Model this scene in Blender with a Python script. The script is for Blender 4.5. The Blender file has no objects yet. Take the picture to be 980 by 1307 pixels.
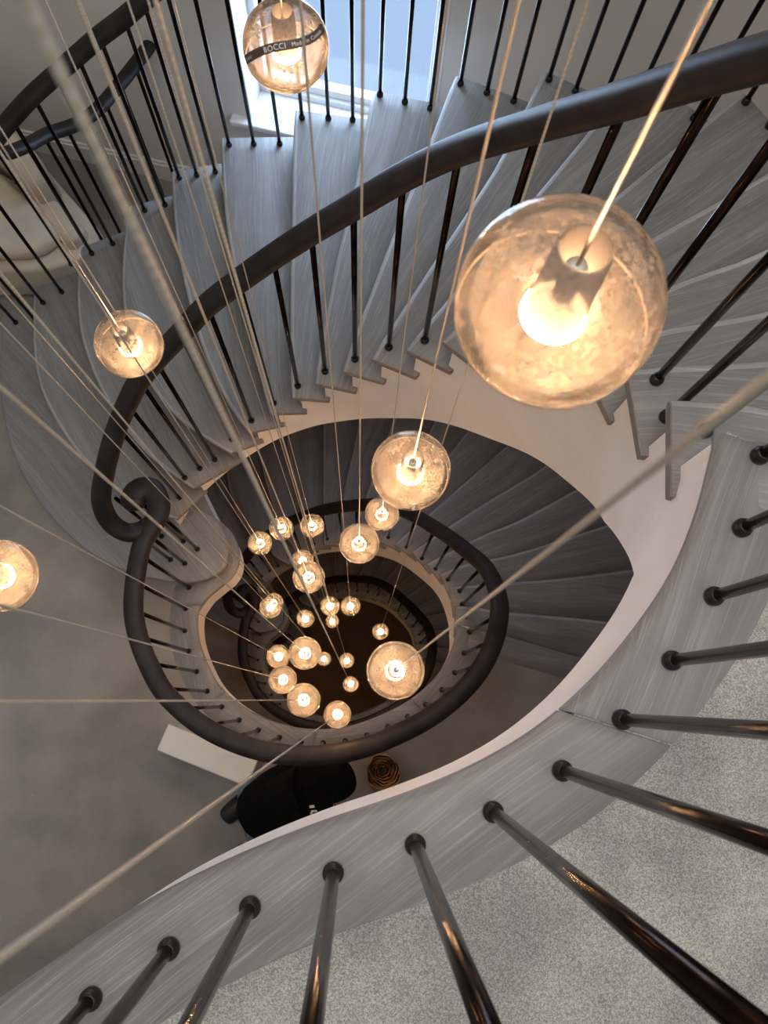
import bpy, bmesh, math, random
from mathutils import Vector, Matrix
random.seed(7)
SC = bpy.context.scene
COL = SC.collection
D0 = 10.16                 # height of the camera above the lowest floor
RISE = 3.03 / 18           # one step
STOREY = 3.03
TOP = 1.07                 # top landing below the camera
def Z(k): return TOP + RISE * k
def W(x, y, d): return Vector((x, y, D0 - d))

# ------------------------------------------------------------------ materials
def new_mat(name):
    m = bpy.data.materials.new(name); m.use_nodes = True
    nt = m.node_tree; nt.nodes.clear()
    out = nt.nodes.new('ShaderNodeOutputMaterial')
    return m, nt, out
def principled(nt, out, **kw):
    b = nt.nodes.new('ShaderNodeBsdfPrincipled')
    for k, v in kw.items():
        b.inputs[k].default_value = v
    nt.links.new(b.outputs[0], out.inputs[0])
    return b
def node(nt, t, **kw):
    n = nt.nodes.new(t)
    for k, v in kw.items():
        if k in n.inputs.keys(): n.inputs[k].default_value = v
        else: setattr(n, k, v)
    return n
def ramp(nt, stops):
    r = nt.nodes.new('ShaderNodeValToRGB')
    e = r.color_ramp.elements
    while len(e) < len(stops): e.new(0.5)
    for i, (p, c) in enumerate(stops):
        e[i].position = p; e[i].color = (*c, 1)
    return r
def L(nt, a, b): nt.links.new(a, b)

def mat_oak(name='limed_oak', gain=1.0):
    m, nt, out = new_mat(name)
    b = principled(nt, out, Roughness=0.5)
    uv = node(nt, 'ShaderNodeUVMap'); uv.uv_map = 'UVMap'
    # slow warp so that the grain wanders into long arches
    mp0 = node(nt, 'ShaderNodeMapping'); mp0.inputs['Scale'].default_value = (1.3, 4.5, 1)
    L(nt, uv.outputs[0], mp0.inputs[0])
    w = node(nt, 'ShaderNodeTexNoise', Scale=1.0, Detail=1.0, Roughness=0.4); L(nt, mp0.outputs[0], w.inputs[0])
    mix = node(nt, 'ShaderNodeVectorMath', operation='MULTIPLY_ADD')
    mix.inputs[1].default_value = (0.0, 0.11, 0.0)
    comb = node(nt, 'ShaderNodeCombineXYZ'); L(nt, w.outputs[0], comb.inputs[1])
    L(nt, comb.outputs[0], mix.inputs[0]); L(nt, uv.outputs[0], mix.inputs[2])
    def tex(sx, sy, det, rough=.6):
        mp = node(nt, 'ShaderNodeMapping'); mp.inputs['Scale'].default_value = (sx, sy, 1); L(nt, mix.outputs[0], mp.inputs[0])
        t = node(nt, 'ShaderNodeTexNoise', Scale=1.0, Detail=det, Roughness=rough); L(nt, mp.outputs[0], t.inputs[0]); return t
    pores = tex(9, 520, 3.0); mid = tex(3, 130, 3.0); broad = tex(1.2, 14, 3.0); patch = tex(2.5, 6, 2.0)
    g = gain
    base = ramp(nt, [(0.3, (0.165 * g, 0.158 * g, 0.153 * g)), (0.52, (0.215 * g, 0.207 * g, 0.201 * g)), (0.72, (0.27 * g, 0.262 * g, 0.255 * g))]); L(nt, broad.outputs[0], base.inputs[0])
    st1 = ramp(nt, [(0.56, (0, 0, 0)), (0.66, (1, 1, 1))]); L(nt, pores.outputs[0], st1.inputs[0])
    st2 = ramp(nt, [(0.5, (0, 0, 0)), (0.7, (1, 1, 1))]); L(nt, mid.outputs[0], st2.inputs[0])
    st3 = ramp(nt, [(0.35, (.25,) * 3), (0.6, (1, 1, 1))]); L(nt, patch.outputs[0], st3.inputs[0])
    mu = node(nt, 'ShaderNodeMath', operation='MULTIPLY'); L(nt, st1.outputs[0], mu.inputs[0]); L(nt, st3.outputs[0], mu.inputs[1])
    mu2 = node(nt, 'ShaderNodeMath', operation='MULTIPLY'); L(nt, mu.outputs[0], mu2.inputs[0]); mu2.inputs[1].default_value = .68
    m2 = node(nt, 'ShaderNodeMath', operation='MULTIPLY'); m2.inputs[1].default_value = .34; L(nt, st2.outputs[0], m2.inputs[0])
    ad = node(nt, 'ShaderNodeMath', operation='ADD', use_clamp=True); L(nt, mu2.outputs[0], ad.inputs[0]); L(nt, m2.outputs[0], ad.inputs[1])
    mx = node(nt, 'ShaderNodeMix', data_type='RGBA'); mx.inputs[7].default_value = (0.42 * g, 0.412 * g, 0.405 * g, 1)
    L(nt, ad.outputs[0], mx.inputs[0]); L(nt, base.outputs[0], mx.inputs[6])
    L(nt, mx.outputs[2], b.inputs['Base Color'])
    bp = node(nt, 'ShaderNodeBump', Strength=0.25, Distance=0.0008); L(nt, pores.outputs[0], bp.inputs['Height']); L(nt, bp.outputs[0], b.inputs['Normal'])
    return m
def mat_noise(name, c1, c2, scale, rough=0.9, bump=0.0, bdist=0.001, bscale=None, detail=4.0, metallic=0.0, lo=0.35, hi=0.65):
    m, nt, out = new_mat(name)
    b = principled(nt, out, Roughness=rough, Metallic=metallic)
    tc = node(nt, 'ShaderNodeTexCoord')
    n = node(nt, 'ShaderNodeTexNoise', Scale=scale, Detail=detail); L(nt, tc.outputs['Object'], n.inputs[0])
    r = ramp(nt, [(lo, c1), (hi, c2)]); L(nt, n.outputs[0], r.inputs[0]); L(nt, r.outputs[0], b.inputs['Base Color'])
    if bump:
        n2 = node(nt, 'ShaderNodeTexNoise', Scale=bscale or scale, Detail=3.0); L(nt, tc.outputs['Object'], n2.inputs[0])
        bp = node(nt, 'ShaderNodeBump', Strength=bump, Distance=bdist); L(nt, n2.outputs[0], bp.inputs['Height']); L(nt, bp.outputs[0], b.inputs['Normal'])
    return m
def mat_carpet(name, a, b_, c_, big):
    m, nt, out = new_mat(name)
    b = principled(nt, out, Roughness=0.97)
    tc = node(nt, 'ShaderNodeTexCoord')
    n = node(nt, 'ShaderNodeTexNoise', Scale=560.0, Detail=3.0); L(nt, tc.outputs['Object'], n.inputs[0])
    n2 = node(nt, 'ShaderNodeTexNoise', Scale=big, Detail=3.0); L(nt, tc.outputs['Object'], n2.inputs[0])
    r = ramp(nt, [(0.36, a), (0.5, b_), (0.64, c_)]); L(nt, n.outputs[0], r.inputs[0])
    r2 = ramp(nt, [(0.36, (0.78, 0.78, 0.79)), (0.64, (1.10, 1.09, 1.08))]); L(nt, n2.outputs[0], r2.inputs[0])
    mx = node(nt, 'ShaderNodeMix', data_type='RGBA', blend_type='MULTIPLY'); mx.inputs[0].default_value = 1
    L(nt, r.outputs[0], mx.inputs[6]); L(nt, r2.outputs[0], mx.inputs[7]); L(nt, mx.outputs[2], b.inputs['Base Color'])
    bp = node(nt, 'ShaderNodeBump', Strength=0.8, Distance=0.003); L(nt, n.outputs[0], bp.inputs['Height']); L(nt, bp.outputs[0], b.inputs['Normal'])
    return m
def mat_glass():
    # cast glass with fine bubbles: mostly clear, partly milky where the bubbles and chill marks are
    m, nt, out = new_mat('cast_glass')
    tc = node(nt, 'ShaderNodeTexCoord')
    oi = node(nt, 'ShaderNodeObjectInfo')
    add = node(nt, 'ShaderNodeVectorMath', operation='ADD')
    sc = node(nt, 'ShaderNodeMath', operation='MULTIPLY'); sc.inputs[1].default_value = 37.0
    L(nt, oi.outputs['Random'], sc.inputs[0])
    L(nt, tc.outputs['Object'], add.inputs[0]); L(nt, sc.outputs[0], add.inputs[1])
    n = node(nt, 'ShaderNodeTexNoise', Scale=21.0, Detail=5.0, Roughness=0.62, Distortion=0.9); L(nt, add.outputs[0], n.inputs[0])
    n2 = node(nt, 'ShaderNodeTexNoise', Scale=260.0, Detail=3.0); L(nt, add.outputs[0], n2.inputs[0])
    r = ramp(nt, [(0.36, (0.34,) * 3), (0.60, (0.80,) * 3)]); L(nt, n.outputs[0], r.inputs[0])
    r3 = ramp(nt, [(0.45, (0.72,) * 3), (0.66, (1.25,) * 3)]); L(nt, n2.outputs[0], r3.inputs[0])
    mul = node(nt, 'ShaderNodeMath', operation='MULTIPLY'); L(nt, r.outputs[0], mul.inputs[0]); L(nt, r3.outputs[0], mul.inputs[1])
    tr = node(nt, 'ShaderNodeBsdfTransparent'); tr.inputs[0].default_value = (0.97, 0.95, 0.92, 1)
    tl = node(nt, 'ShaderNodeBsdfTranslucent'); tl.inputs[0].default_value = (0.30, 0.262, 0.228, 1)
    df = node(nt, 'ShaderNodeBsdfDiffuse'); df.inputs[0].default_value = (0.26, 0.24, 0.215, 1)
    n4 = node(nt, 'ShaderNodeTexNoise', Scale=34.0, Detail=5.0, Roughness=0.7); L(nt, add.outputs[0], n4.inputs[0])
    r4 = ramp(nt, [(0.40, (0.060, 0.058, 0.054)), (0.60, (0.165, 0.155, 0.145))]); L(nt, n4.outputs[0], r4.inputs[0]); L(nt, r4.outputs[0], tl.inputs[0])
    md = node(nt, 'ShaderNodeMixShader'); md.inputs[0].default_value = 0.3; L(nt, tl.outputs[0], md.inputs[1]); L(nt, df.outputs[0], md.inputs[2])
    lw = node(nt, 'ShaderNodeLayerWeight', Blend=0.5)      # longer way through the milky skin near the rim
    pw = node(nt, 'ShaderNodeMath', operation='POWER'); L(nt, lw.outputs['Facing'], pw.inputs[0]); pw.inputs[1].default_value = 2.3
    mxm = node(nt, 'ShaderNodeMath', operation='MAXIMUM'); L(nt, pw.outputs[0], mxm.inputs[0]); L(nt, mul.outputs[0], mxm.inputs[1])
    m1 = node(nt, 'ShaderNodeMixShader'); L(nt, mxm.outputs[0], m1.inputs[0]); L(nt, tr.outputs[0], m1.inputs[1]); L(nt, md.outputs[0], m1.inputs[2])
    gl = node(nt, 'ShaderNodeBsdfGlossy'); gl.inputs['Roughness'].default_value = 0.06
    fr = node(nt, 'ShaderNodeFresnel'); fr.inputs[0].default_value = 1.18
    bp = node(nt, 'ShaderNodeBump', Strength=0.35, Distance=0.002); L(nt, n.outputs[0], bp.inputs['Height'])
    L(nt, bp.outputs[0], gl.inputs['Normal']); L(nt, bp.outputs[0], fr.inputs['Normal'])
    m2 = node(nt, 'ShaderNodeMixShader'); L(nt, fr.outputs[0], m2.inputs[0]); L(nt, m1.outputs[0], m2.inputs[1]); L(nt, gl.outputs[0], m2.inputs[2])
    L(nt, m2.outputs[0], out.inputs[0])
    return m
def mat_simple(name, col, rough=0.6, metallic=0.0, **kw):
    m, nt, out = new_mat(name)
    principled(nt, out, **{'Base Color': (*col, 1), 'Roughness': rough, 'Metallic': metallic}, **kw)
    return m
def mat_emit(name, col, s):
    m, nt, out = new_mat(name)
    e = node(nt, 'ShaderNodeEmission', Strength=s); e.inputs[0].default_value = (*col, 1)
    L(nt, e.outputs[0], out.inputs[0]); return m
def mat_frost(name, col):
    m, nt, out = new_mat(name)
    tl = node(nt, 'ShaderNodeBsdfTranslucent'); tl.inputs[0].default_value = (*col, 1)
    df = node(nt, 'ShaderNodeBsdfDiffuse'); df.inputs[0].default_value = (*col, 1)
    tr = node(nt, 'ShaderNodeBsdfTransparent')
    a = node(nt, 'ShaderNodeMixShader'); a.inputs[0].default_value = 0.5; L(nt, tl.outputs[0], a.inputs[1]); L(nt, df.outputs[0], a.inputs[2])
    b = node(nt, 'ShaderNodeMixShader'); b.inputs[0].default_value = 0.08; L(nt, a.outputs[0], b.inputs[1]); L(nt, tr.outputs[0], b.inputs[2])
    L(nt, b.outputs[0], out.inputs[0]); return m
def mat_paper():
    m, nt, out = new_mat('kraft_paper')
    b = principled(nt, out, Roughness=0.7)
    tc = node(nt, 'ShaderNodeTexCoord')
    n = node(nt, 'ShaderNodeTexNoise', Scale=30.0, Detail=4.0); L(nt, tc.outputs['Object'], n.inputs[0])
    r = ramp(nt, [(0.35, (0.24, 0.11, 0.045)), (0.65, (0.55, 0.31, 0.15))]); L(nt, n.outputs[0], r.inputs[0]); L(nt, r.outputs[0], b.inputs['Base Color'])
    return m
def mat_cord():
    m, nt, out = new_mat('braided_cord')
    b = principled(nt, out, Roughness=0.45, Metallic=0.35)
    tc = node(nt, 'ShaderNodeTexCoord')
    wv = node(nt, 'ShaderNodeTexWave', Scale=420.0, Distortion=2.0); wv.bands_direction = 'Z'; L(nt, tc.outputs['Object'], wv.inputs[0])
    r = ramp(nt, [(0.2, (0.40, 0.37, 0.31)), (0.8, (0.50, 0.46, 0.39))]); L(nt, wv.outputs[0], r.inputs[0]); L(nt, r.outputs[0], b.inputs['Base Color'])
    return m

M = dict(
    oak=mat_oak('limed_oak', .80), arris=mat_oak('highlit_oak_edge', 1.3),  # arris is paler: the highlight along the rounded nosings put into the colour
    carpet=mat_carpet('wool_carpet', (0.20, 0.195, 0.18), (0.325, 0.317, 0.297), (0.47, 0.46, 0.435), 9.0),
    taupe=mat_carpet('taupe_carpet', (0.24, 0.222, 0.198), (0.28, 0.26, 0.232), (0.32, 0.298, 0.266), 3.2),
    plaster=mat_noise('white_plaster', (0.80, 0.78, 0.765), (0.84, 0.825, 0.81), 6.0, rough=0.7),
    wall=mat_noise('grey_wall_paint', (0.66, 0.635, 0.59), (0.70, 0.675, 0.63), 2.0, rough=0.85),
    trim=mat_noise('white_trim_paint', (0.74, 0.735, 0.73), (0.79, 0.785, 0.78), 4.0, rough=0.45),
    rail=mat_noise('stained_rail_wood', (0.010, 0.0075, 0.0068), (0.023, 0.0165, 0.0145), 14.0, rough=0.52, bump=0.1, bscale=60.0),
    bronze=mat_noise('dark_bronze', (0.016, 0.010, 0.008), (0.030, 0.017, 0.011), 40.0, rough=0.19, metallic=1.0),
    collar=mat_simple('black_collar', (0.012, 0.011, 0.011), 0.35, 0.3),
    cord=mat_cord(), glass=mat_glass(), frost=mat_frost('frosted_tube', (0.27, 0.25, 0.235)),
    bulb=mat_emit('bulb_glow', (1.0, 0.57, 0.29), 300.0),
    seam=mat_frost('glass_seam', (0.36, 0.31, 0.26)),
    cream=mat_noise('cream_fabric', (0.52, 0.455, 0.36), (0.60, 0.53, 0.42), 7.0, bump=0.4, bscale=200.0, bdist=0.002),
    black=mat_noise('black_fleece', (0.002, 0.002, 0.0022), (0.004, 0.004, 0.0045), 20.0, rough=0.95),
    denim=mat_noise('washed_denim', (0.10, 0.13, 0.17), (0.16, 0.19, 0.24), 30.0, rough=0.9, bump=0.5, bscale=60.0, bdist=0.004),
    skin=mat_simple('skin', (0.52, 0.30, 0.20), 0.5),
    shoe=mat_simple('black_leather', (0.008, 0.008, 0.009), 0.4),
    paper=mat_paper(), print=mat_simple('white_print', (0.7, 0.7, 0.7), 0.7),
    white=mat_noise('white_board', (0.60, 0.595, 0.55), (0.64, 0.635, 0.59), 3.0, rough=0.5),
    band=mat_simple('brown_label', (0.045, 0.028, 0.022), 0.5),
    ink=mat_simple('label_ink', (0.60, 0.57, 0.54), 0.6),
    button=mat_simple('brown_button', (0.14, 0.06, 0.04), 0.5),
)
M['rail'].node_tree.nodes['Principled BSDF'].inputs['Specular IOR Level'].default_value = .28
M['black'].node_tree.nodes['Principled BSDF'].inputs['Specular IOR Level'].default_value = .1
M['ground'] = mat_carpet('warm_lit_floor', (0.12, 0.075, 0.045), (0.15, 0.095, 0.055), (0.18, 0.115, 0.07), 2.5)  # carpet browned, with the warm light at the bottom put into its colour
def mat_pane():
    m, nt, out = new_mat('window_glass')
    tr = node(nt, 'ShaderNodeBsdfTransparent'); tr.inputs[0].default_value = (0.94, 0.96, 0.98, 1)
    gl = node(nt, 'ShaderNodeBsdfGlossy'); gl.inputs['Roughness'].default_value = 0.03
    a = node(nt, 'ShaderNodeMixShader'); a.inputs[0].default_value = 0.05
    L(nt, tr.outputs[0], a.inputs[1]); L(nt, gl.outputs[0], a.inputs[2]); L(nt, a.outputs[0], out.inputs[0]); return m
M['pane'] = mat_pane()
M['carpet'].name = 'wool_carpet'

# ------------------------------------------------------------------ mesh helpers
class MB:
    def __init__(self): self.v = []; self.f = []; self.uv = None; self.smooth = True
    def add(self, verts, faces):
        o = len(self.v); self.v += [tuple(p) for p in verts]; self.f += [tuple(i + o for i in f) for f in faces]
    def build(self, name, mat, parent=None, smooth=False, uvdir=None, loc=None):
        me = bpy.data.meshes.new(name)
        o0 = Vector(loc) if loc is not None else Vector((0, 0, 0))
        me.from_pydata([tuple(Vector(p) - o0) for p in self.v], [], self.f); me.update()
        bm = bmesh.new(); bm.from_mesh(me); bmesh.ops.recalc_face_normals(bm, faces=bm.faces); bm.to_mesh(me); bm.free()
        if uvdir is not None:
            a, ou, ov = uvdir; ca, sa = math.cos(a), math.sin(a)
            uvl = me.uv_layers.new(name='UVMap')
            for poly in me.polygons:
                steep = abs(poly.normal.z) < 0.5
                for li in poly.loop_indices:
                    p = Vector(self.v[me.loops[li].vertex_index])
                    u = p.x * ca + p.y * sa; v = -p.x * sa + p.y * ca
                    if steep: v = p.z + v * 0.1
                    uvl.data[li].uv = (u + ou, v + ov)
        for p in me.polygons: p.use_smooth = smooth
        me.materials.append(M[mat])
        o = bpy.data.objects.new(name, me); COL.objects.link(o)
        o.location = o0
        if parent is not None:
            o.parent = parent
            o.location = o0 - parent.location
            if parent.parent: o.location = o.location - parent.parent.location
        return o
def empty(name, loc, label, cat, group=None):
    o = bpy.data.objects.new(name, None); COL.objects.link(o); o.location = loc
    o.empty_display_size = 0.1
    return tag(o, label, cat, group)
def tag(o, label=None, cat=None, group=None, kind=None):
    if label: o['label'] = label
    if cat: o['category'] = cat
    if group: o['group'] = group
    if kind: o['kind'] = kind
    return o
def bevel(o, w, seg=2, angle=0.6):
    m = o.modifiers.new('bevel', 'BEVEL'); m.width = w; m.segments = seg; m.limit_method = 'ANGLE'; m.angle_limit = angle
    return o
def copy_tree(o, parent=None):
    c = o.copy(); COL.objects.link(c); c.parent = parent
    for ch in list(o.children): copy_tree(ch, c)
    return c
def cat_rom(P, n=8, closed=False):
    P = [Vector(p) for p in P]; out = []
    N = len(P)
    for i in range(N - 1):
        p0 = P[max(i - 1, 0)]; p1 = P[i]; p2 = P[i + 1]; p3 = P[min(i + 2, N - 1)]
        for j in range(n):
            t = j / n
            out.append(0.5 * ((2 * p1) + (-p0 + p2) * t + (2 * p0 - 5 * p1 + 4 * p2 - p3) * t * t + (-p0 + 3 * p1 - 3 * p2 + p3) * t ** 3))
    out.append(P[-1].copy()); return out
def resample(P, n):
    d = [0]
    for i in range(1, len(P)): d.append(d[-1] + (P[i] - P[i - 1]).length)
    out = []; j = 0
    for i in range(n):
        s = d[-1] * i / (n - 1)
        while j < len(d) - 2 and d[j + 1] < s: j += 1
        t = (s - d[j]) / max(d[j + 1] - d[j], 1e-9); out.append(P[j].lerp(P[j + 1], min(max(t, 0), 1)))
    return out
def plen(P): return sum((P[i] - P[i - 1]).length for i in range(1, len(P)))
def offset2(P, d):
    """offset a 2-D polyline to its left (d>0)"""
    out = []
    for i, p in enumerate(P):
        a = P[max(i - 1, 0)]; b = P[min(i + 1, len(P) - 1)]
        t = (b - a); t = Vector((t.x, t.y)).normalized(); out.append(Vector((p.x - t.y * d, p.y + t.x * d)))
    return out
def sweep(mb, path, prof, cap=True, wf=None):
    """profile (side, up) swept along a 3-D path, up kept near world z"""
    n = len(prof); rings = []
    for i, p in enumerate(path):
        t = (path[min(i + 1, len(path) - 1)] - path[max(i - 1, 0)]).normalized()
        s = t.cross(Vector((0, 0, 1)))
        if s.length < 1e-4: s = Vector((1, 0, 0))
        s.normalize(); u = s.cross(t)
        k_ = wf(i) if wf else 1.0
        rings.append([p + s * a * k_ + u * b * (1 + (k_ - 1) * .5) for a, b in prof])
    v = [q for r in rings for q in r]; f = []
    for i in range(len(path) - 1):
        for j in range(n): f.append((i * n + j, i * n + (j + 1) % n, (i + 1) * n + (j + 1) % n, (i + 1) * n + j))
    if cap: f.append(tuple(range(n))[::-1]); f.append(tuple((len(path) - 1) * n + j for j in range(n)))
    mb.add(v, f)
def superellipse(a, b, n=20, e=2.6):
    out = []
    for i in range(n):
        t = 2 * math.pi * i / n; c, s = math.cos(t), math.sin(t)
        out.append((a * math.copysign(abs(c) ** (2 / e), c), b * math.copysign(abs(s) ** (2 / e), s)))
    return out
def lathe(mb, prof, n=24, c=(0, 0, 0), close=True):
    v = []; f = []
    for r, z in prof:
        for j in range(n):
            a = 2 * math.pi * j / n; v.append((c[0] + r * math.cos(a), c[1] + r * math.sin(a), c[2] + z))
    for i in range(len(prof) - 1):
        for j in range(n): f.append((i * n + j, i * n + (j + 1) % n, (i + 1) * n + (j + 1) % n, (i + 1) * n + j))
    if close: f.append(tuple(range(n))[::-1]); f.append(tuple((len(prof) - 1) * n + j for j in range(n)))
    mb.add(v, f)
def prism(mb, poly, z0, z1):
    n = len(poly); v = [(p[0], p[1], z0) for p in poly] + [(p[0], p[1], z1) for p in poly]
    f = [tuple(range(n))[::-1], tuple(range(n, 2 * n))] + [(i, (i + 1) % n, n + (i + 1) % n, n + i) for i in range(n)]
    mb.add(v, f)
def box(mb, o, ux, uy, uz):
    o, ux, uy, uz = map(Vector, (o, ux, uy, uz))
    v = [o, o + ux, o + ux + uy, o + uy, o + uz, o + ux + uz, o + ux + uy + uz, o + uy + uz]
    mb.add(v, [(0, 3, 2, 1), (4, 5, 6, 7), (0, 1, 5, 4), (1, 2, 6, 5), (2, 3, 7, 6), (3, 0, 4, 7)])

V2 = lambda *a: [Vector(p) for p in a]
# ------------------------------------------------------------------ plan of the stair
# line of the balusters round the well: landing part, from the volute (left) round the bottom to the top step (right)
B_ring = V2((-.863, .554), (-.873, .447), (-.871, .337), (-.846, .236), (-.802, .136), (-.745, .041), (-.670, -.034), (-.583, -.097), (-.487, -.145), (-.384, -.180),
            (-.277, -.200), (-.170, -.205), (-.062, -.195), (.044, -.169), (.146, -.129), (.244, -.082), (.334, -.023), (.415, .048), (.482, .132), (.530, .228), (.560, .333))
# flight part with the step each baluster stands on
B_flight = [(.563, .428, 1), (.569, .513, 2), (.557, .587, 2), (.511, .675, 3), (.457, .765, 4), (.389, .857, 5), (.305, .960, 6), (.193, 1.056, 7), (.091, 1.109, 8), (-.019, 1.141, 9),
            (-.129, 1.166, 10), (-.241, 1.176, 11), (-.351, 1.168, 12), (-.461, 1.153, 13), (-.568, 1.124, 14), (-.670, 1.080, 15), (-.737, 1.038, 15), (-.802, .992, 15), (-.860, .941, 16)]
B_volute = [(-.796, .722, 17), (-.866, .762, 17), (-.975, .785, 17), (-.854, .650, 17), (-.925, .668, 17)]
RAIL_F = [(.560, .333, .17), (.573, .422, .27), (.571, .513, .40), (.557, .592, .54), (.511, .678, .69), (.455, .768, .84), (.389, .857, 1.00), (.300, .962, 1.19), (.193, 1.056, 1.38), (.091, 1.109, 1.54),
          (-.019, 1.141, 1.70), (-.129, 1.166, 1.85), (-.241, 1.176, 1.99), (-.351, 1.168, 2.11), (-.461, 1.153, 2.23), (-.568, 1.120, 2.36), (-.670, 1.078, 2.47), (-.745, 1.030, 2.55),
          (-.812, .975, 2.65), (-.880, .910, 2.77), (-.943, .820, 2.90), (-.980, .737, 3.00), (-.966, .672, 3.08), (-.915, .640, 3.13), (-.862, .652, 3.15), (-.835, .672, 3.152)]
SCROLL = [(-.903, .775, 3.15), (-.893, .806, 3.15), (-.862, .822, 3.15), (-.828, .812, 3.15), (-.802, .765, 3.15), (-.803, .715, 3.15), (-.825, .665, 3.15), (-.850, .61, 3.15)]
# stair nosings, inner end to outer end
NOS = {
 0: V2((.505, .371), (.577, .357), (.725, .321), (1.12, .21), (1.55, .09)),
 1: V2((.515, .491), (.675, .475), (.76, .458), (1.2, .42), (1.63, .37)),
 2: V2((.504, .614), (.751, .631), (1.15, .665), (1.66, .73)),
 3: V2((.465, .712), (.634, .773), (.882, .824), (1.2, .92), (1.62, 1.06)),
 4: V2((.405, .80), (.766, .983), (.983, 1.073), (1.47, 1.34)),
 5: V2((.325, .90), (.751, 1.19), (1.117, 1.415), (1.34, 1.58)),
 6: V2((.225, .982), (.50, 1.225), (.835, 1.526), (.965, 1.641), (1.17, 1.826)),
 7: V2((.132, 1.03), (.35, 1.305), (.562, 1.576), (.817, 1.911), (.918, 2.044)),
 8: V2((.031, 1.073), (.21, 1.372), (.41, 1.702), (.497, 1.864), (.645, 2.188)),
 9: V2((-.067, 1.101), (.067, 1.497), (.246, 2.007), (.351, 2.31)),
 10: V2((-.171, 1.123), (-.10, 1.592), (-.035, 1.911), (.039, 2.377)),
 11: V2((-.268, 1.13), (-.281, 1.549), (-.286, 2.114), (-.287, 2.418)),
 12: V2((-.37, 1.126), (-.445, 1.424), (-.571, 1.926), (-.625, 2.405)),
 13: V2((-.475, 1.10), (-.60, 1.29), (-.717, 1.571), (-.82, 1.95), (-.876, 2.353)),
 14: V2((-.575, 1.06), (-.80, 1.21), (-.97, 1.42), (-1.08, 1.70), (-1.115, 1.963), (-1.11, 2.28)),
 15: V2((-.767, .94), (-1.0, 1.12), (-1.192, 1.369), (-1.32, 1.64), (-1.372, 1.889), (-1.38, 2.16)),
 16: V2((-.873, .83), (-1.12, .945), (-1.356, 1.152), (-1.54, 1.42), (-1.62, 1.66), (-1.66, 2.02)),
}
CURTAIL = V2((-.70, .87), (-.663, .80), (-.643, .72), (-.655, .64), (-.71, .588), (-.80, .558), (-.90, .558), (-1.00, .575), (-1.14, .61), (-1.34, .715), (-1.56, .92), (-1.73, 1.18), (-1.84, 1.52), (-1.88, 1.97))
def nos(k, n=18): return resample(cat_rom(NOS[k], 8), n)
E_pts = [NOS[k][0] for k in range(17)]
E_curve = cat_rom(V2((.476, .25)) + E_pts, 6)[6:]      # 6 samples per step
E_curve = [E_curve[0]] + E_curve[1:]
def E_at(kk):
    kk = min(max(kk, 0), 16); i = kk * 6; j = min(int(i), len(E_curve) - 2); return E_curve[j].lerp(E_curve[j + 1], i - j)
OE_curve = cat_rom([NOS[k][-1] for k in range(17)], 6)
def O_at(kk):
    kk = min(max(kk, 0), 16); i = kk * 6; j = min(int(i), len(OE_curve) - 2); return OE_curve[j].lerp(OE_curve[j + 1], i - j)
TH = 0.034
STRING = [(-0.01, 1.67), (.7, 1.80), (1.75, 2.07), (3.4, 2.35), (4.5, 2.54), (5.75, 2.75), (7.05, 2.93), (9, 3.16), (11.1, 3.39), (13, 3.59), (14.3, 3.70), (15.5, 3.88), (17, 4.08)]
def smooth_table(T):
    P = cat_rom([Vector((a, b)) for a, b in T], 10)
    for _ in range(40): P = [P[0]] + [(P[i - 1] + P[i] * 2 + P[i + 1]) / 4 for i in range(1, len(P) - 1)] + [P[-1]]
    return [(p.x, p.y) for p in P]
STRING = smooth_table(STRING)
def interp(T, x):
    for (a, b), (c, d) in zip(T, T[1:]):
        if x <= c: return b + (d - b) * (x - a) / (c - a)
    return T[-1][1]

def build_tread(k, par):
    front = nos(k); back0 = nos(k - 1)
    n = len(front); back = []
    for i, p in enumerate(back0):
        dvec = (p - front[i]); ext = 0.052 if i < 2 else 0.03
        back.append(p + dvec.normalized() * (ext if k > 0 else 0))
    z1 = D0 - Z(k); z0 = z1 - TH; R = TH / 2
    rings = []
    for i in range(n):
        f, b = front[i], back[i]; d = (f - b).normalized(); e = 0.0 if 0 < i < n - 1 else 0.004
        c = f - d * R
        ring = [(b.x, b.y, z0 + e), (b.x, b.y, z1 - e)]
        for s in range(7):
            a = math.pi / 2 - math.pi * s / 6
            ring.append((c.x + d.x * math.cos(a) * (R - e), c.y + d.y * math.cos(a) * (R - e), (z0 + z1) / 2 + math.sin(a) * (R - e)))
        rings.append(ring)
    # soften both ends
    m = len(rings[0]); v = [q for r in rings for q in r]; fc = []
    for i in range(n - 1):
        for j in range(m): fc.append((i * m + j, i * m + (j + 1) % m, (i + 1) * m + (j + 1) % m, (i + 1) * m + j))
    fc.append(tuple(range(m))[::-1]); fc.append(tuple((n - 1) * m + j for j in range(m)))
    mb = MB(); mb.add(v, fc)
    mid = (front[0] + back[0]) / 2; mo = (front[-1] + back[-1]) / 2; a = math.atan2(mo.y - mid.y, mo.x - mid.x)
    a += random.uniform(-.06, .06)
    t = mb.build('tread', 'oak', par, uvdir=(a, k * 3.7, k * 1.3))
    for p in t.data.polygons: p.use_smooth = len(p.vertices) == 4
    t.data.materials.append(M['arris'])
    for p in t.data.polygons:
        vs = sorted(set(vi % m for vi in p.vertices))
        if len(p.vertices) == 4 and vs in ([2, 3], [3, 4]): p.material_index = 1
    bevel(t, 0.002, 1, 1.0)
    return t
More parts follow.
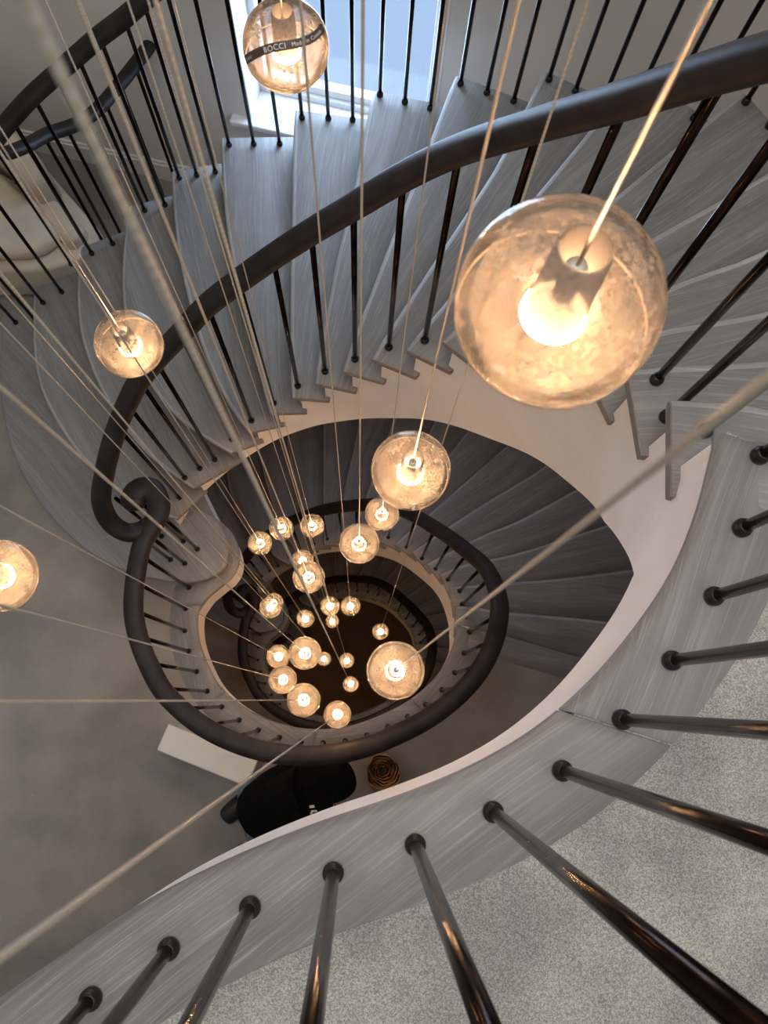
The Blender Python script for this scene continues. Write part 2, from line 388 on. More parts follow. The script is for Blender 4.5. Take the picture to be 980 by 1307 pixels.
def build_riser(k, par):
    """board that closes the gap under nosing k, down to tread k+1"""
    P = offset2(nos(k), 0)
    back = nos(k - 1) if k > 0 else [p + (p - q).normalized() * .3 for p, q in zip(nos(0), nos(1))]
    zt = D0 - Z(k) - TH * .5; zb = D0 - Z(k + 1) - .004
    v = []
    for i_, (p, b) in enumerate(zip(P, back)):
        d = (b - p).normalized()
        if i_ == 0: p = p + (P[1] - P[0]).normalized() * .036; d = (back[1] - P[1]).normalized()
        q = p + d * 0.026; r = p + d * 0.044
        v += [(q.x, q.y, zb), (q.x, q.y, zt), (r.x, r.y, zt), (r.x, r.y, zb)]
    # pull the inner end back to the string line
    n = len(P); fc = []
    for i in range(n - 1):
        for j in range(4): fc.append((i * 4 + j, i * 4 + (j + 1) % 4, (i + 1) * 4 + (j + 1) % 4, (i + 1) * 4 + j))
    fc.append((0, 1, 2, 3)); fc.append(tuple((n - 1) * 4 + j for j in (3, 2, 1, 0)))
    mb = MB(); mb.add(v, fc)
    a = math.atan2(P[-1].y - P[0].y, P[-1].x - P[0].x)
    return mb.build('riser', 'oak', par, uvdir=(a, k * 2.1 + 9, k * .7), smooth=False)
def build_string(par, outer=False):
    """plastered side of the flight below the step ends, following the steps above and one smooth line below"""
    mb = MB(); zs = []
    v = []; fc = []; cols = []
    SM = [E_at(i / 6) for i in range(97)]
    for _ in range(10): SM = [SM[0]] + [(SM[i - 1] + SM[i] * 2 + SM[i + 1]) / 4 for i in range(1, 96)] + [SM[-1]]
    def E_sm(kk):
        i = min(max(kk, 0), 16) * 6; j = min(int(i), 95); return SM[j].lerp(SM[j + 1], i - j)
    for k in range(1, 17):
        la = max((E_at(k - 1) - E_at(k)).length, .05); fa = .034 / la if not outer else .02
        fb = .034 / max((E_at(max(k - 2, 0)) - E_at(k - 1)).length, .05) if not outer else .02
        for s in range(5):
            k0 = k - 1 - fb if k > 1 else 0; k1 = k - fa if k < 16 else 16
            kk = k0 + (k1 - k0) * s / 4
            p = O_at(kk) if outer else E_sm(kk)
            q = O_at(min(kk + .2, 16)) if outer else E_sm(min(kk + .2, 16)); q0 = O_at(max(kk - .2, 0)) if outer else E_sm(max(kk - .2, 0))
            t = (q - q0).normalized(); nrm = Vector((t.y, -t.x))       # points away from the well (path runs ccw)
            off = .022 if not outer else -.05
            p1 = p + nrm * off; p2 = p + nrm * (off + (.05 if not outer else -.02))
            zt = D0 - Z(k) - TH + .004
            zb = D0 - interp(STRING, kk)
            if outer: zb = D0 - Z(kk) - .27
            zb = min(zb, zt - .02)
            if k == 16 and outer: zb = max(zb, D0 - 4.1)
            zb = max(zb, D0 - 4.1 + .005)
            cols.append([(p1.x, p1.y, zt), (p1.x, p1.y, zb), (p2.x, p2.y, zb), (p2.x, p2.y, zt)])
    for c in cols: v += c
    for i in range(len(cols) - 1):
        for j in range(4): fc.append((i * 4 + j, (i + 1) * 4 + j, (i + 1) * 4 + (j + 1) % 4, i * 4 + (j + 1) % 4))
    fc.append((0, 1, 2, 3)); m = (len(cols) - 1) * 4; fc.append((m + 3, m + 2, m + 1, m))
    mb.add(v, fc)
    return mb.build('stringer', 'plaster', par)
def build_soffit(par):
    mb = MB(); v = []; fc = []; n = 52
    for i in range(n):
        kk = 16 * i / (n - 1); a = E_at(kk); b = O_at(kk); d = (b - a).normalized()
        a2 = a + d * .04; b2 = b - d * .05
        za = max(min(D0 - interp(STRING, kk) + .01, D0 - Z(kk) - .21), D0 - 4.09) if kk < 15 else max(D0 - Z(kk) - .2, D0 - 4.09)
        za = max(min(za, D0 - interp(STRING, kk) + .01 if kk < 10 else D0 - Z(kk) - .2), D0 - 4.09)
        zb = max(D0 - Z(kk) - .25, D0 - 4.09)
        m_ = a2.lerp(b2, .5)
        v += [(a2.x, a2.y, za), (m_.x, m_.y, (za + zb) / 2), (b2.x, b2.y, zb), (b2.x, b2.y, zb + .02), (m_.x, m_.y, (za + zb) / 2 + .02), (a2.x, a2.y, za + .02)]
    for i in range(n - 1):
        for j in range(6): fc.append((i * 6 + j, i * 6 + (j + 1) % 6, (i + 1) * 6 + (j + 1) % 6, (i + 1) * 6 + j))
    fc.append((0, 1, 2, 3, 4, 5)); fc.append(tuple((n - 1) * 6 + j for j in (5, 4, 3, 2, 1, 0)))
    mb.add(v, fc); return mb.build('soffit', 'plaster', par)

st = empty('staircase', (0, 0, D0 - 4.1), 'upper winding flight of grey limed oak treads in daylight, passing the window', 'staircase', None)
for k in range(0, 17):
    if k >= 1: build_tread(k, st)
    build_riser(k, st)
ct = MB(); back = [p + Vector((.03, -.0)) * 0 for p in nos(15, 14)]
backl = resample(cat_rom(NOS[16], 8), 14)
inner_back = V2((-.80, .935))
poly = [p for p in resample(cat_rom(CURTAIL, 6), 60)] + [Vector((-1.72, 2.02))] + [p + Vector((.03, .05)) for p in backl[::-1][1:-1]] + inner_back
prism(ct, poly, D0 - Z(17) - TH, D0 - Z(17))
t17 = ct.build('tread', 'oak', st, uvdir=(2.3, 4, 8)); bevel(t17, .012, 3, .9)
rs = MB(); rp = offset2(resample(cat_rom(CURTAIL, 6), 60), -.024); rq = offset2(rp, -.018)
v = []; fc = []
for p, q in zip(rp, rq): v += [(p.x, p.y, D0 - 4.1 + .002), (p.x, p.y, D0 - Z(17) - TH * .6), (q.x, q.y, D0 - Z(17) - TH * .6), (q.x, q.y, D0 - 4.1 + .002)]
for i in range(len(rp) - 1):
    for j in range(4): fc.append((i * 4 + j, i * 4 + (j + 1) % 4, (i + 1) * 4 + (j + 1) % 4, (i + 1) * 4 + j))
fc.append((0, 1, 2, 3)); fc.append(tuple((len(rp) - 1) * 4 + j for j in (3, 2, 1, 0)))
rs.add(v, fc); rs.build('riser', 'oak', st, uvdir=(0, 1, 1))
build_string(st); build_string(st, True); build_soffit(st)
for i, lab in ((1, 'middle winding flight of oak treads in brown shade, one storey below the lit one'), (2, 'lowest winding flight of treads, almost dark, down to the bottom floor')):
    c = copy_tree(st); c.location.z -= STOREY * i; c['label'] = lab

# ------------------------------------------------------------------ landing edges and floors
B_s = V2((-1.30, -.98), (-1.10, -.86), (-.90, -.735), (-.70, -.60), (-.50, -.47), (-.402, -.403), (-.312, -.343), (-.224, -.290), (-.129, -.245), (-.029, -.207), (.072, -.175), (.17, -.137), (.26, -.088), (.341, -.025),
         (.412, .05), (.476, .135), (.524, .229), (.560, .333))
def landing_edge(Bline, d): return offset2(resample(cat_rom(Bline, 6), 90), d)
# ring runs ccw, its left side is the well
ringE = landing_edge(B_ring, .064); ringE = [p for p in ringE if p.y > -9]
ringO = landing_edge(B_ring, -.076)
# the curtail bulge on the left
BULGE = V2((-.72, .90), (-.655, .84), (-.617, .75), (-.615, .67), (-.650, .60), (-.705, .552), (-.765, .50))
ringE_full = cat_rom(BULGE, 6) + [p for p in ringE if not (p.x < -.6 and p.y > .44)]
ringE_full = resample(ringE_full, 130)
ringE_full.append(Vector((.505, .371)))
sE = landing_edge(B_s, .060); sO = landing_edge(B_s, -.068)
sE.append(Vector((.505, .371)))

def slab(name, edge, rest, ztop, thick, mat, under='plaster'):
    inner = offset2(edge, -.016)
    inner = [p for p in inner]
    mb = MB(); prism(mb, inner + rest, ztop - thick, ztop)
    o = mb.build(name, mat); tag(o, kind='structure')
    o.data.materials.append(M[under])
    for p in o.data.polygons:
        if p.normal.z < .5: p.material_index = 1
    return o
T0 = [p for p in nos(0, 8)]
T0b = [p + (p - q).normalized() * .03 for p, q in zip(nos(0, 8), nos(1, 8))]
WALL_A = Vector((-3.2, 3.393)); WDIR = Vector((1, -.23)).normalized(); WN = Vector((.23, 1)).normalized()
def wall_y(x): return 3.393 - .23 * (x + 3.2)
right_x = 1.85; bot_y = -2.3; left_x = -3.2
CURL = [(-1.40, 2.10, 2.82), (-1.36, 2.18, 2.88), (-1.31, 2.29, 2.95), (-1.22, 2.38, 3.0), (-1.147, 2.477, 3.03), (-1.07, 2.62, 3.05), (-1.0, 2.74, 3.05), (-.95, 2.83, 3.05)]
rest_ring = T0b[1:] + V2((right_x + .05, .02), (right_x + .05, bot_y - .05), (left_x - .05, bot_y - .05), (left_x - .05, wall_y(left_x) + .05), (-.93, wall_y(-.93) + .05)) + [Vector((c[0] + .03, c[1])) for c in CURL[::-1][1:]] + V2((-1.25, 1.9), (-1.0, 1.4), (-.80, 1.02))
rest_s = T0b[1:] + V2((right_x + .05, .02), (right_x + .05, bot_y - .05), (-2.9, bot_y - .05))
slab('floor', sE, rest_s, D0 - TOP, .27, 'carpet')
for i in (1, 2):
    slab('floor', ringE_full, rest_ring, D0 - TOP - STOREY * i, .27, 'taupe')
mb = MB(); prism(mb, V2((left_x - .05, bot_y - .05), (right_x + .05, bot_y - .05), (right_x + .05, wall_y(right_x) + .05), (left_x - .05, wall_y(left_x) + .05)), D0 - TOP - STOREY * 3 - .2, D0 - TOP - STOREY * 3)
tag(mb.build('floor', 'ground'), kind='structure')
# plaster wedge where the fascia deepens to meet the flight
def fascia_wedge(z0):
    P = [Vector(p) for p in resample(cat_rom(V2((.449, .204), (.476, .25), (.495, .31), (.505, .371)), 6), 12)]
    P1 = offset2(P, -.018); P2 = offset2(P, -.066); v = []; fc = []
    for i, (a, b) in enumerate(zip(P1, P2)):
        t = i / 11; zt = z0 - .03; zb = z0 - .26 - .33 * t ** 1.0
        v += [(a.x, a.y, zt), (a.x, a.y, zb), (b.x, b.y, zb), (b.x, b.y, zt)]
    for i in range(11):
        for j in range(4): fc.append((i * 4 + j, (i + 1) * 4 + j, (i + 1) * 4 + (j + 1) % 4, i * 4 + (j + 1) % 4))
    fc.append((0, 1, 2, 3)); fc.append((47, 46, 45, 44))
    m = MB(); m.add(v, fc); return m
for i in range(3): tag(fascia_wedge(D0 - TOP - STOREY * i).build('trim_%d' % (10 + i), 'plaster'), kind='structure')

def border(name, inner, outer, z, angs, lift=.002):
    """limed oak boards along a landing edge, rounded towards the well, cut at a few joints"""
    n = len(inner); cuts = [0] + [int(c * (n - 1)) for c, _ in angs[1:]] + [n - 1]
    root = None
    for s in range(len(cuts) - 1):
        a, b = cuts[s], cuts[s + 1]; v = []; idx = list(range(a, b + 1)); R = TH / 2; m = None
        for q, i in enumerate(idx):
            e, o = inner[i], outer[i]
            if s > 0 and q == 0: e = e.lerp(inner[i + 1], .12); o = o.lerp(outer[i + 1], .12)
            d = (e - o).normalized(); c = e - d * R; zc = z + lift - R
            ring = [(o.x, o.y, zc - R), (o.x, o.y, zc + R)]
            for t in range(7):
                al = math.pi / 2 - math.pi * t / 6; ring.append((c.x + d.x * math.cos(al) * R, c.y + d.y * math.cos(al) * R, zc + math.sin(al) * R))
            v += ring; m = len(ring)
        fc = []
        for i in range(len(idx) - 1):
            for j in range(m): fc.append((i * m + j, (i + 1) * m + j, (i + 1) * m + (j + 1) % m, i * m + (j + 1) % m))
        fc.append(tuple(range(m))); fc.append(tuple((len(idx) - 1) * m + j for j in range(m))[::-1])
        mb = MB(); mb.add(v, fc)
        o = mb.build(name if root is None else 'board', 'oak', root, uvdir=(angs[s][1], s * 2.7 + z, s + .3))
        for p in o.data.polygons: p.use_smooth = len(p.vertices) == 4
        bevel(o, .0015, 1, 1.0)
        if root is None: root = o; tag(o, kind='structure')
    return root
nS = 120
sEi = resample(sE, nS); sOo = resample(sO + V2((.580, .345)), nS)
border('trim_1', sEi, sOo, D0 - TOP, [(0, .55), (.44, .62), (.80, 1.1)])
# board along the top nosing
def nosing_board(name, z):
    f = nos(0, 20); b = [p + (p - q).normalized() * (.125 if i > 1 else .02 + .08 * i) for i, (p, q) in enumerate(zip(f, nos(1, 20)))]
    f = f[1:]; b = b[1:]
    border(name, f, b, z, [(0, -.25)], lift=.0022)
nosing_board('trim_2', D0 - TOP)
rEi = resample(ringE_full, nS)
ro = resample(cat_rom(V2((-.80, .95), (-.78, .80), (-.86, .64), (-.935, .56)), 5), 20) + [p for p in ringO if not (p.x < -.7 and p.y > .50)]
# pair outer points by nearest direction from the centre of the well
cen = Vector((-.155, .45))
def pair(e, outs):
    d = (e - cen).normalized(); best = None
    for p in outs:
        q = (p - cen).normalized(); s = d.dot(q)
        if best is None or s > best[0]: best = (s, p)
    return best[1]
ang_out = [(math.atan2(p.y - cen.y, p.x - cen.x) % (2 * math.pi), p) for p in ro]
ang_out.sort(key=lambda t: t[0] if t[0] > 1.2 else t[0] + 2 * math.pi)
def out_at(e):
    a = math.atan2(e.y - cen.y, e.x - cen.x) % (2 * math.pi)
    if a < 1.2: a += 2 * math.pi
    L_ = [((t if t > 1.2 else t + 2 * math.pi), p) for t, p in ang_out]
    for (a0, p0), (a1, p1) in zip(L_, L_[1:]):
        if a0 <= a <= a1: return p0.lerp(p1, (a - a0) / max(a1 - a0, 1e-6))
    return L_[0][1] if a < L_[0][0] else L_[-1][1]
rOo = [out_at(e) for e in rEi]
for i in (1, 2):
    border('trim_%d' % (2 + i), rEi, rOo, D0 - TOP - STOREY * i, [(0, 1.3), (.22, 1.8), (.42, -.6), (.62, .05), (.82, .9)])
    nosing_board('trim_%d' % (4 + i), D0 - TOP - STOREY * i)

# ------------------------------------------------------------------ balustrades
bal0 = MB(); lathe(bal0, [(.0082, 0), (.0082, .5), (.0082, 1)], 14)
BAL = bal0.build('baluster', 'bronze', smooth=True)
for p in BAL.data.polygons: p.use_smooth = len(p.vertices) == 4
co = MB(); lathe(co, [(.0128, 0), (.0132, .003), (.0132, .009), (.0120, .012), (.0112, .0125), (.0112, .0165), (.0098, .019), (.008, .020)], 18)
COLL = co.build('collar', 'collar', smooth=True)
first = [True]
def put_baluster(par, x, y, zf, zr):
    if first[0]: b, c = BAL, COLL; first[0] = False
    else:
        b = BAL.copy(); COL.objects.link(b); c = COLL.copy(); COL.objects.link(c)
    b.parent = par; b.location = Vector((x, y, zf)) - par.location; b.scale = (1, 1, zr - zf)
    c.parent = b; c.scale = (1, 1, 1 / (zr - zf))
def rail_z(path, x, y):
    best = None; q = Vector((x, y))
    for i in range(len(path) - 1):
        a, b = path[i], path[i + 1]; ab = Vector((b.x - a.x, b.y - a.y)); t = (q - Vector((a.x, a.y))).dot(ab) / max(ab.length_squared, 1e-9)
        t = min(max(t, 0), 1); p = a.lerp(b, t); d = (Vector((p.x, p.y)) - q).length
        if best is None or d < best[0]: best = (d, p.z)
    return best[1]
PROF = superellipse(.038, .027, 24, 2.4)
def handrail(par, pts, prof=PROF, grow=0.0):
    path = cat_rom([W(*p) for p in pts], 7)
    path = resample(path, max(12, int(plen(path) / .012)))
    wf = (lambda i: 1 + grow * max(0.0, 1 - i * .012 / .34) ** .8) if grow else None
    mb = MB(); sweep(mb, path, prof, wf=wf)
    # rounded ends
    for end, nx in ((path[0], path[1]), (path[-1], path[-2])):
        t = (end - nx).normalized(); s = t.cross(Vector((0, 0, 1))).normalized(); u = s.cross(t)
        g_ = 1 + grow if (grow and end is path[0]) else 1.0
        prof_ = [(x * g_, y * (1 + (g_ - 1) * .5)) for x, y in prof]; rings = []
        for a in range(1, 5):
            f = math.cos(a * math.pi / 10); d = math.sin(a * math.pi / 10) * .024 * g_ ** 2
            rings.append([end + t * d + s * (x * f) + u * (y * f) for x, y in prof_])
        base = [end + s * x + u * y for x, y in prof_]; allr = [base] + rings; n = len(prof); v = [q for r in allr for q in r]; fc = []
        for i in range(len(allr) - 1):
            for j in range(n): fc.append((i * n + j, i * n + (j + 1) % n, (i + 1) * n + (j + 1) % n, (i + 1) * n + j))
        fc.append(tuple((len(allr) - 1) * n + j for j in range(n))); mb.add(v, fc)
    o = mb.build('handrail', 'rail', par, smooth=True)
    return o, path
RT = .9 + 0.02
def inner_balustrade(level, label):
    off = STOREY * level; floor_d = TOP + off
    par = empty('balustrade', (0, 0, D0 - floor_d), label, 'balustrade')
    rd = floor_d - .92 + .02
    if level == 0:
        land = [(p.x, p.y, TOP - .90) for p in B_s[:-1]]
        bals = list(resample(cat_rom(B_s, 6), 200)); lp = [p for p in B_s[5:]] + V2((-.49, -.463), (-.58, -.52), (-.67, -.58), (-.76, -.64))
        pts = land + [(x, y, d) for x, y, d in RAIL_F]
    else:
        land = [(x, y, d - STOREY + off) for x, y, d in SCROLL] + [(p.x, p.y, 3.15 - STOREY + off) for p in B_ring[:-2]] + [(B_ring[-2].x, B_ring[-2].y, 3.16 - STOREY + off)]
        lp = B_ring
        pts = land + [(x, y, d + off) for x, y, d in RAIL_F]
    if level == 2: pass
    h, path = handrail(par, pts, grow=.36 if level else 0.0)
    for p in lp: put_baluster(par, p.x, p.y, D0 - floor_d + .002, rail_z(path[:len(path) * 2 // 3] if level else path, p.x, p.y) - .012)
    for x, y, k in B_flight + B_volute:
        zr = rail_z(path[len(path) // 3:], x, y)
        if k == 17: zr = D0 - 3.15 - off
        put_baluster(par, x, y, D0 - Z(k) - off, zr - .012)
    return par
inner_balustrade(0, 'top balustrade of dark handrail and bronze balusters, sweeping across the whole view')
inner_balustrade(1, 'balustrade one storey down, its black rail curling at the left and ringing the well')
inner_balustrade(2, 'lower balustrade two storeys down, small and dark round the well')

# outer side of the upper flight
OB = [(-1.90, 1.93, 17), (-1.80, 1.917, 17), (-1.70, 1.93, 17), (-1.599, 1.945, 16), (-1.511, 2.006, 16), (-1.41, 2.065, 15), (-1.317, 2.125, 15), (-1.22, 2.18, 15), (-1.12, 2.222, 14), (-1.026, 2.256, 14), (-.932, 2.287, 14), (-.831, 2.315, 13), (-.752, 2.331, 13), (-.669, 2.349, 13),
      (-.581, 2.364, 12), (-.474, 2.370, 12), (-.361, 2.373, 12), (-.252, 2.372, 11), (-.142, 2.371, 11), (-.040, 2.366, 11), (.070, 2.349, 10), (.169, 2.318, 10), (.270, 2.292, 10), (.369, 2.263, 9), (.468, 2.226, 9), (.568, 2.192, 9),
      (.660, 2.142, 8), (.752, 2.096, 8), (.842, 2.043, 8), (.93, 1.985, 7), (1.01, 1.922, 7), (1.086, 1.855, 7), (1.171, 1.779, 6), (1.235, 1.695, 6), (1.295, 1.61, 5), (1.345, 1.52, 5), (1.40, 1.42, 4), (1.44, 1.33, 4), (1.49, 1.23, 3), (1.53, 1.13, 3), (1.56, 1.02, 3), (1.58, .91, 2), (1.60, .80, 2), (1.60, .69, 2), (1.59, .58, 1), (1.58, .47, 1), (1.56, .36, 1)]
par = empty('balustrade', W(-1.3, 2.1, 4.1), 'outer balustrade between the stair and the window wall', 'balustrade')
kf = []; pts = []
cnt = {}
for x, y, k in OB: cnt[k] = cnt.get(k, 0) + 1
seen = {}
for x, y, k in OB:
    i = seen.get(k, 0); seen[k] = i + 1
    pts.append((x, y, Z(k - (i + .5) / cnt[k]) - .86 if k < 17 else Z(16.6) - .80))
# smooth the pitch line
zz = [p[2] for p in pts]
zz = [sum(zz[max(0, i - 2):i + 3]) / len(zz[max(0, i - 2):i + 3]) for i in range(len(zz))]
pts = [(p[0], p[1], z) for p, z in zip(pts, zz)]
h, path = handrail(par, pts)
for x, y, k in OB: put_baluster(par, x, y, D0 - Z(k), rail_z(path, x, y) - .012)
# short guard between the stair and the wall
par = empty('balustrade', W(-1.2, 2.4, 4.1), 'short curved balustrade with rounded rail end against the grey wall, top left', 'balustrade')
h, path = handrail(par, CURL, superellipse(.031, .0225, 20, 2.5))
cp = resample(cat_rom([W(*c) for c in CURL], 7), 9)
for p in cp[1:-1]: put_baluster(par, p.x, p.y, D0 - 4.1, p.z - .012)

# ------------------------------------------------------------------ walls, window
HT = D0 + 1.75
def wbox(mb, u0, u1, z0, z1, d0=0.0, d1=.3):
    o = WALL_A + WDIR * u0 + WN * d0
    box(mb, (o.x, o.y, z0), (WDIR.x * (u1 - u0), WDIR.y * (u1 - u0), 0), (WN.x * (d1 - d0), WN.y * (d1 - d0), 0), (0, 0, z1 - z0))
ua = lambda x: (x - WALL_A.x) / WDIR.x
U0, U1 = ua(-.545), ua(.305); ZS = D0 - 3.43; ZTOPW = D0 - 1.5
Uend = ua(right_x + .1)
mb = MB(); wbox(mb, 0, U0, 0, HT); wbox(mb, U1, Uend, 0, HT); wbox(mb, U0, U1, 0, ZS - .035); wbox(mb, U0, U1, ZTOPW, HT)
tag(mb.build('wall_back', 'wall'), kind='structure')
mb = MB(); wbox(mb, U0 - .012, U0 + .004, ZS, ZTOPW, -.004, .17); wbox(mb, U1 - .004, U1 + .03, ZS, ZTOPW, -.006, .17)
tag(mb.build('trim_7', 'trim'), kind='structure')
mb = MB(); box(mb, (right_x, bot_y - .3, 0), (.3, 0, 0), (0, 6, 0), (0, 0, HT)); tag(mb.build('wall_right', 'wall'), kind='structure')
mb = MB(); box(mb, (left_x - .3, bot_y - .3, 0), (.3, 0, 0), (0, 6.2, 0), (0, 0, HT)); tag(mb.build('wall_left', 'wall'), kind='structure')
mb = MB(); box(mb, (left_x - .3, bot_y - .3, 0), (6, 0, 0), (0, .3, 0), (0, 0, HT)); tag(mb.build('wall_front', 'wall'), kind='structure')
mb = MB(); box(mb, (left_x - .3, bot_y - .3, HT), (6, 0, 0), (0, 6.5, 0), (0, 0, .2)); tag(mb.build('ceiling', 'plaster'), kind='structure')
# skirting board on the floor below
mb = MB(); zf = D0 - 4.1
for (z0, z1, d) in ((0, .12, .016), (.12, .135, .020), (.135, .155, .012)):
    wbox(mb, 0, ua(-.95), zf + z0, zf + z1, -d, .001)
tag(mb.build('baseboard_back', 'trim'), kind='structure')
# window: sill, frame with panes
mb = MB(); wbox(mb, U0 - .10, U1 + .08, ZS - .035, ZS, -.045, .18)
sill = bevel(mb.build('trim_8', 'trim'), .008, 2); tag(sill, kind='structure')
fr = MB(); g = .2
wbox(fr, U0, U1, ZS, ZS + .035, .16, .25); wbox(fr, U0 + .01, U1 - .01, ZS + .035, ZS + .08, .18, .23)
wbox(fr, U0, U0 + .04, ZS, ZTOPW, .16, .25); wbox(fr, U1 - .04, U1, ZS, ZTOPW, .16, .25); wbox(fr, U0, U1, ZTOPW - .05, ZTOPW, .16, .25)
wbox(fr, U0, U1, ZS + .98, ZS + 1.03, .17, .24)
wf = bevel(fr.build('window_1', 'trim'), .004, 2); tag(wf, kind='structure')
for z0, z1 in ((ZS + .08, ZS + .98), (ZS + 1.03, ZTOPW - .05)):
    p = MB(); wbox(p, U0 + .04, U1 - .04, z0, z1, .2, .206); p.build('pane', 'pane', wf)

# ------------------------------------------------------------------ pendant lamps
def make_globe():
    R = .05
    mb = MB(); prof = []
    n = 40
    for i in range(n + 1):
        a = math.pi / 2 - math.pi * i / n
        r = R * math.cos(a); z = R * math.sin(a)
        if r < .0115 and z > 0: continue
        prof.append((max(r, .0004), z))
    lathe(mb, prof, 56, close=False)
    return mb
PEND = [((.095, .186, .353), 'largest and nearest glass globe lamp, hanging over the right side of the flight'),
 ((-.089, .738, .79), 'glass globe lamp with a printed brown label band, in front of the window'),
 ((-.344, .515, 1.12), 'glass globe lamp hanging before the left handrail, above the dark treads'),
 ((-.496, .167, 1.12), 'glass globe lamp cut off by the left edge of the picture'),
 ((.064, .28, .97), 'big glass globe lamp over the dark rim of the well, just below the nearest one'),
 ((.065, .526, 2.28), 'globe lamp tucked just behind the big one, at the back of the well'),
 ((0, .375, 1.95), 'paler globe lamp hanging from a straight vertical cord in the back of the well'),
 ((.064, .049, 1.41), 'large globe lamp on the thick diagonal cord from the right, over the well'),
 ((-.408, .628, 3.27), 'leftmost of the three small globe lamps in the back row'),
 ((-.321, .688, 3.26), 'middle one of the three small globe lamps in the back row'),
 ((-.194, .697, 3.25), 'rightmost of the three small globe lamps in the back row'),
 ((-.258, .619, 3.64), 'small globe lamp half hidden behind a larger one in the middle of the well'),
 ((-.156, .371, 2.49), 'medium globe lamp overlapping a small one behind it, in the middle of the well'),
 ((-.435, .483, 4.13), 'upper and deeper of the touching pair of small globe lamps at the left'),
 ((-.403, .41, 3.69), 'lower and nearer of the touching pair of small globe lamps at the left'),
 ((-.297, .438, 4.5), 'small single globe lamp left of the thick blurred cord'),
 ((-.147, .466, 4.12), 'left one of two equal small globe lamps side by side in the middle'),
 ((-.043, .466, 4.12), 'right one of two equal small globe lamps side by side in the middle'),
 ((-.198, .573, 6.08), 'tiny globe lamp just below the left of the two equal ones'),
 ((.133, .403, 4.93), 'small globe lamp directly above the large one on the right of the well'),
 ((-.078, .256, 5.5), 'tiny globe lamp deep in the middle of the well, upper of two'),
 ((-.048, .097, 5.26), 'tiny globe lamp at the end of the thick blurred cord, lower of two'),
 ((-.244, .281, 5.81), 'tiny globe lamp peeping out right of the lower left cluster'),
 ((-.163, .138, 2.49), 'biggest globe lamp at the top of the lower left cluster'),
 ((-.341, .179, 3.49), 'leftmost globe lamp of the lower left cluster'),
 ((-.268, .069, 2.93), 'globe lamp in the left middle of the lower left cluster, its cord running left'),
 ((-.162, -.001, 2.46), 'lowest large globe lamp of the cluster, on a level cord from the left'),
 ((-.075, -.053, 3.03), 'globe lamp at the lowest edge of the well, on the cord from the lower left')]
ceil_d = -1.75
proto = empty('pendant_lamp', (0, 0, 0), 'x', 'pendant lamp', 'glass globe pendant lamps hanging down the stairwell')
gl = make_globe().build('glass_globe', 'glass', proto, smooth=True)
sm = MB(); n = 56
cs = [(.0503 + .0006 * math.cos(a), .0012 * math.sin(a)) for a in [i * math.pi / 3 for i in range(6)]]
v = []; fc = []
for i in range(n):
    a = 2 * math.pi * i / n
    for r, z in cs: v.append((r * math.cos(a) * .957, r * math.sin(a) * .957, z - .014))
for i in range(n):
    for j in range(6): fc.append((i * 6 + j, i * 6 + (j + 1) % 6, ((i + 1) % n) * 6 + (j + 1) % 6, ((i + 1) % n) * 6 + j))
sm.add(v, fc); sm.build('seam', 'seam', gl, smooth=True)
tb = MB(); lathe(tb, [(.0118, .0486), (.0132, .044), (.0138, .020), (.0146, .006), (.0152, -.003), (.0144, -.003), (.0136, .006), (.0124, .020), (.0118, .044), (.0105, .0486)], 28, close=False)
tb.f = tb.f; tb.build('frosted_tube', 'frost', proto, smooth=True)
sk = MB(); lathe(sk, [(.0005, .036), (.0045, .036), (.0055, .034), (.0055, .010), (.0045, .008), (.0005, .008)], 16); sk.build('socket', 'cord', proto, smooth=True)
bb = MB(); lathe(bb, [(.0005, -.016), (.007, -.0155), (.013, -.0135), (.0165, -.010), (.016, -.007), (.012, -.0045), (.0005, -.004)], 24); bb.build('bulb', 'bulb', proto, smooth=True)
# wrap thing: a real braided cord is cut to length for every lamp, so it is scaled along z
cm = MB(); lathe(cm, [(.00105, .0), (.00105, 1.0)], 10); cord = cm.build('cord', 'cord', proto, smooth=True)
def set_lamp(o, x, y, d, lab):
    o.location = W(x, y, d); o['label'] = lab
    for c in o.children:
        if c.name.startswith('cord'):
            c.location = (0, 0, .036); c.scale = (1, 1, (d - ceil_d) - .036)
lamps = []
for i, ((x, y, d), lab) in enumerate(PEND):
    o = proto if i == 0 else copy_tree(proto)
    lamps.append(o)
for o, ((x, y, d), lab) in zip(lamps, PEND):
    set_lamp(o, x, y, d, lab)
    ry = random.uniform(0, 6.28)
    for c in o.children:
        if c.name.startswith('glass_globe'): c.rotation_euler.z = ry
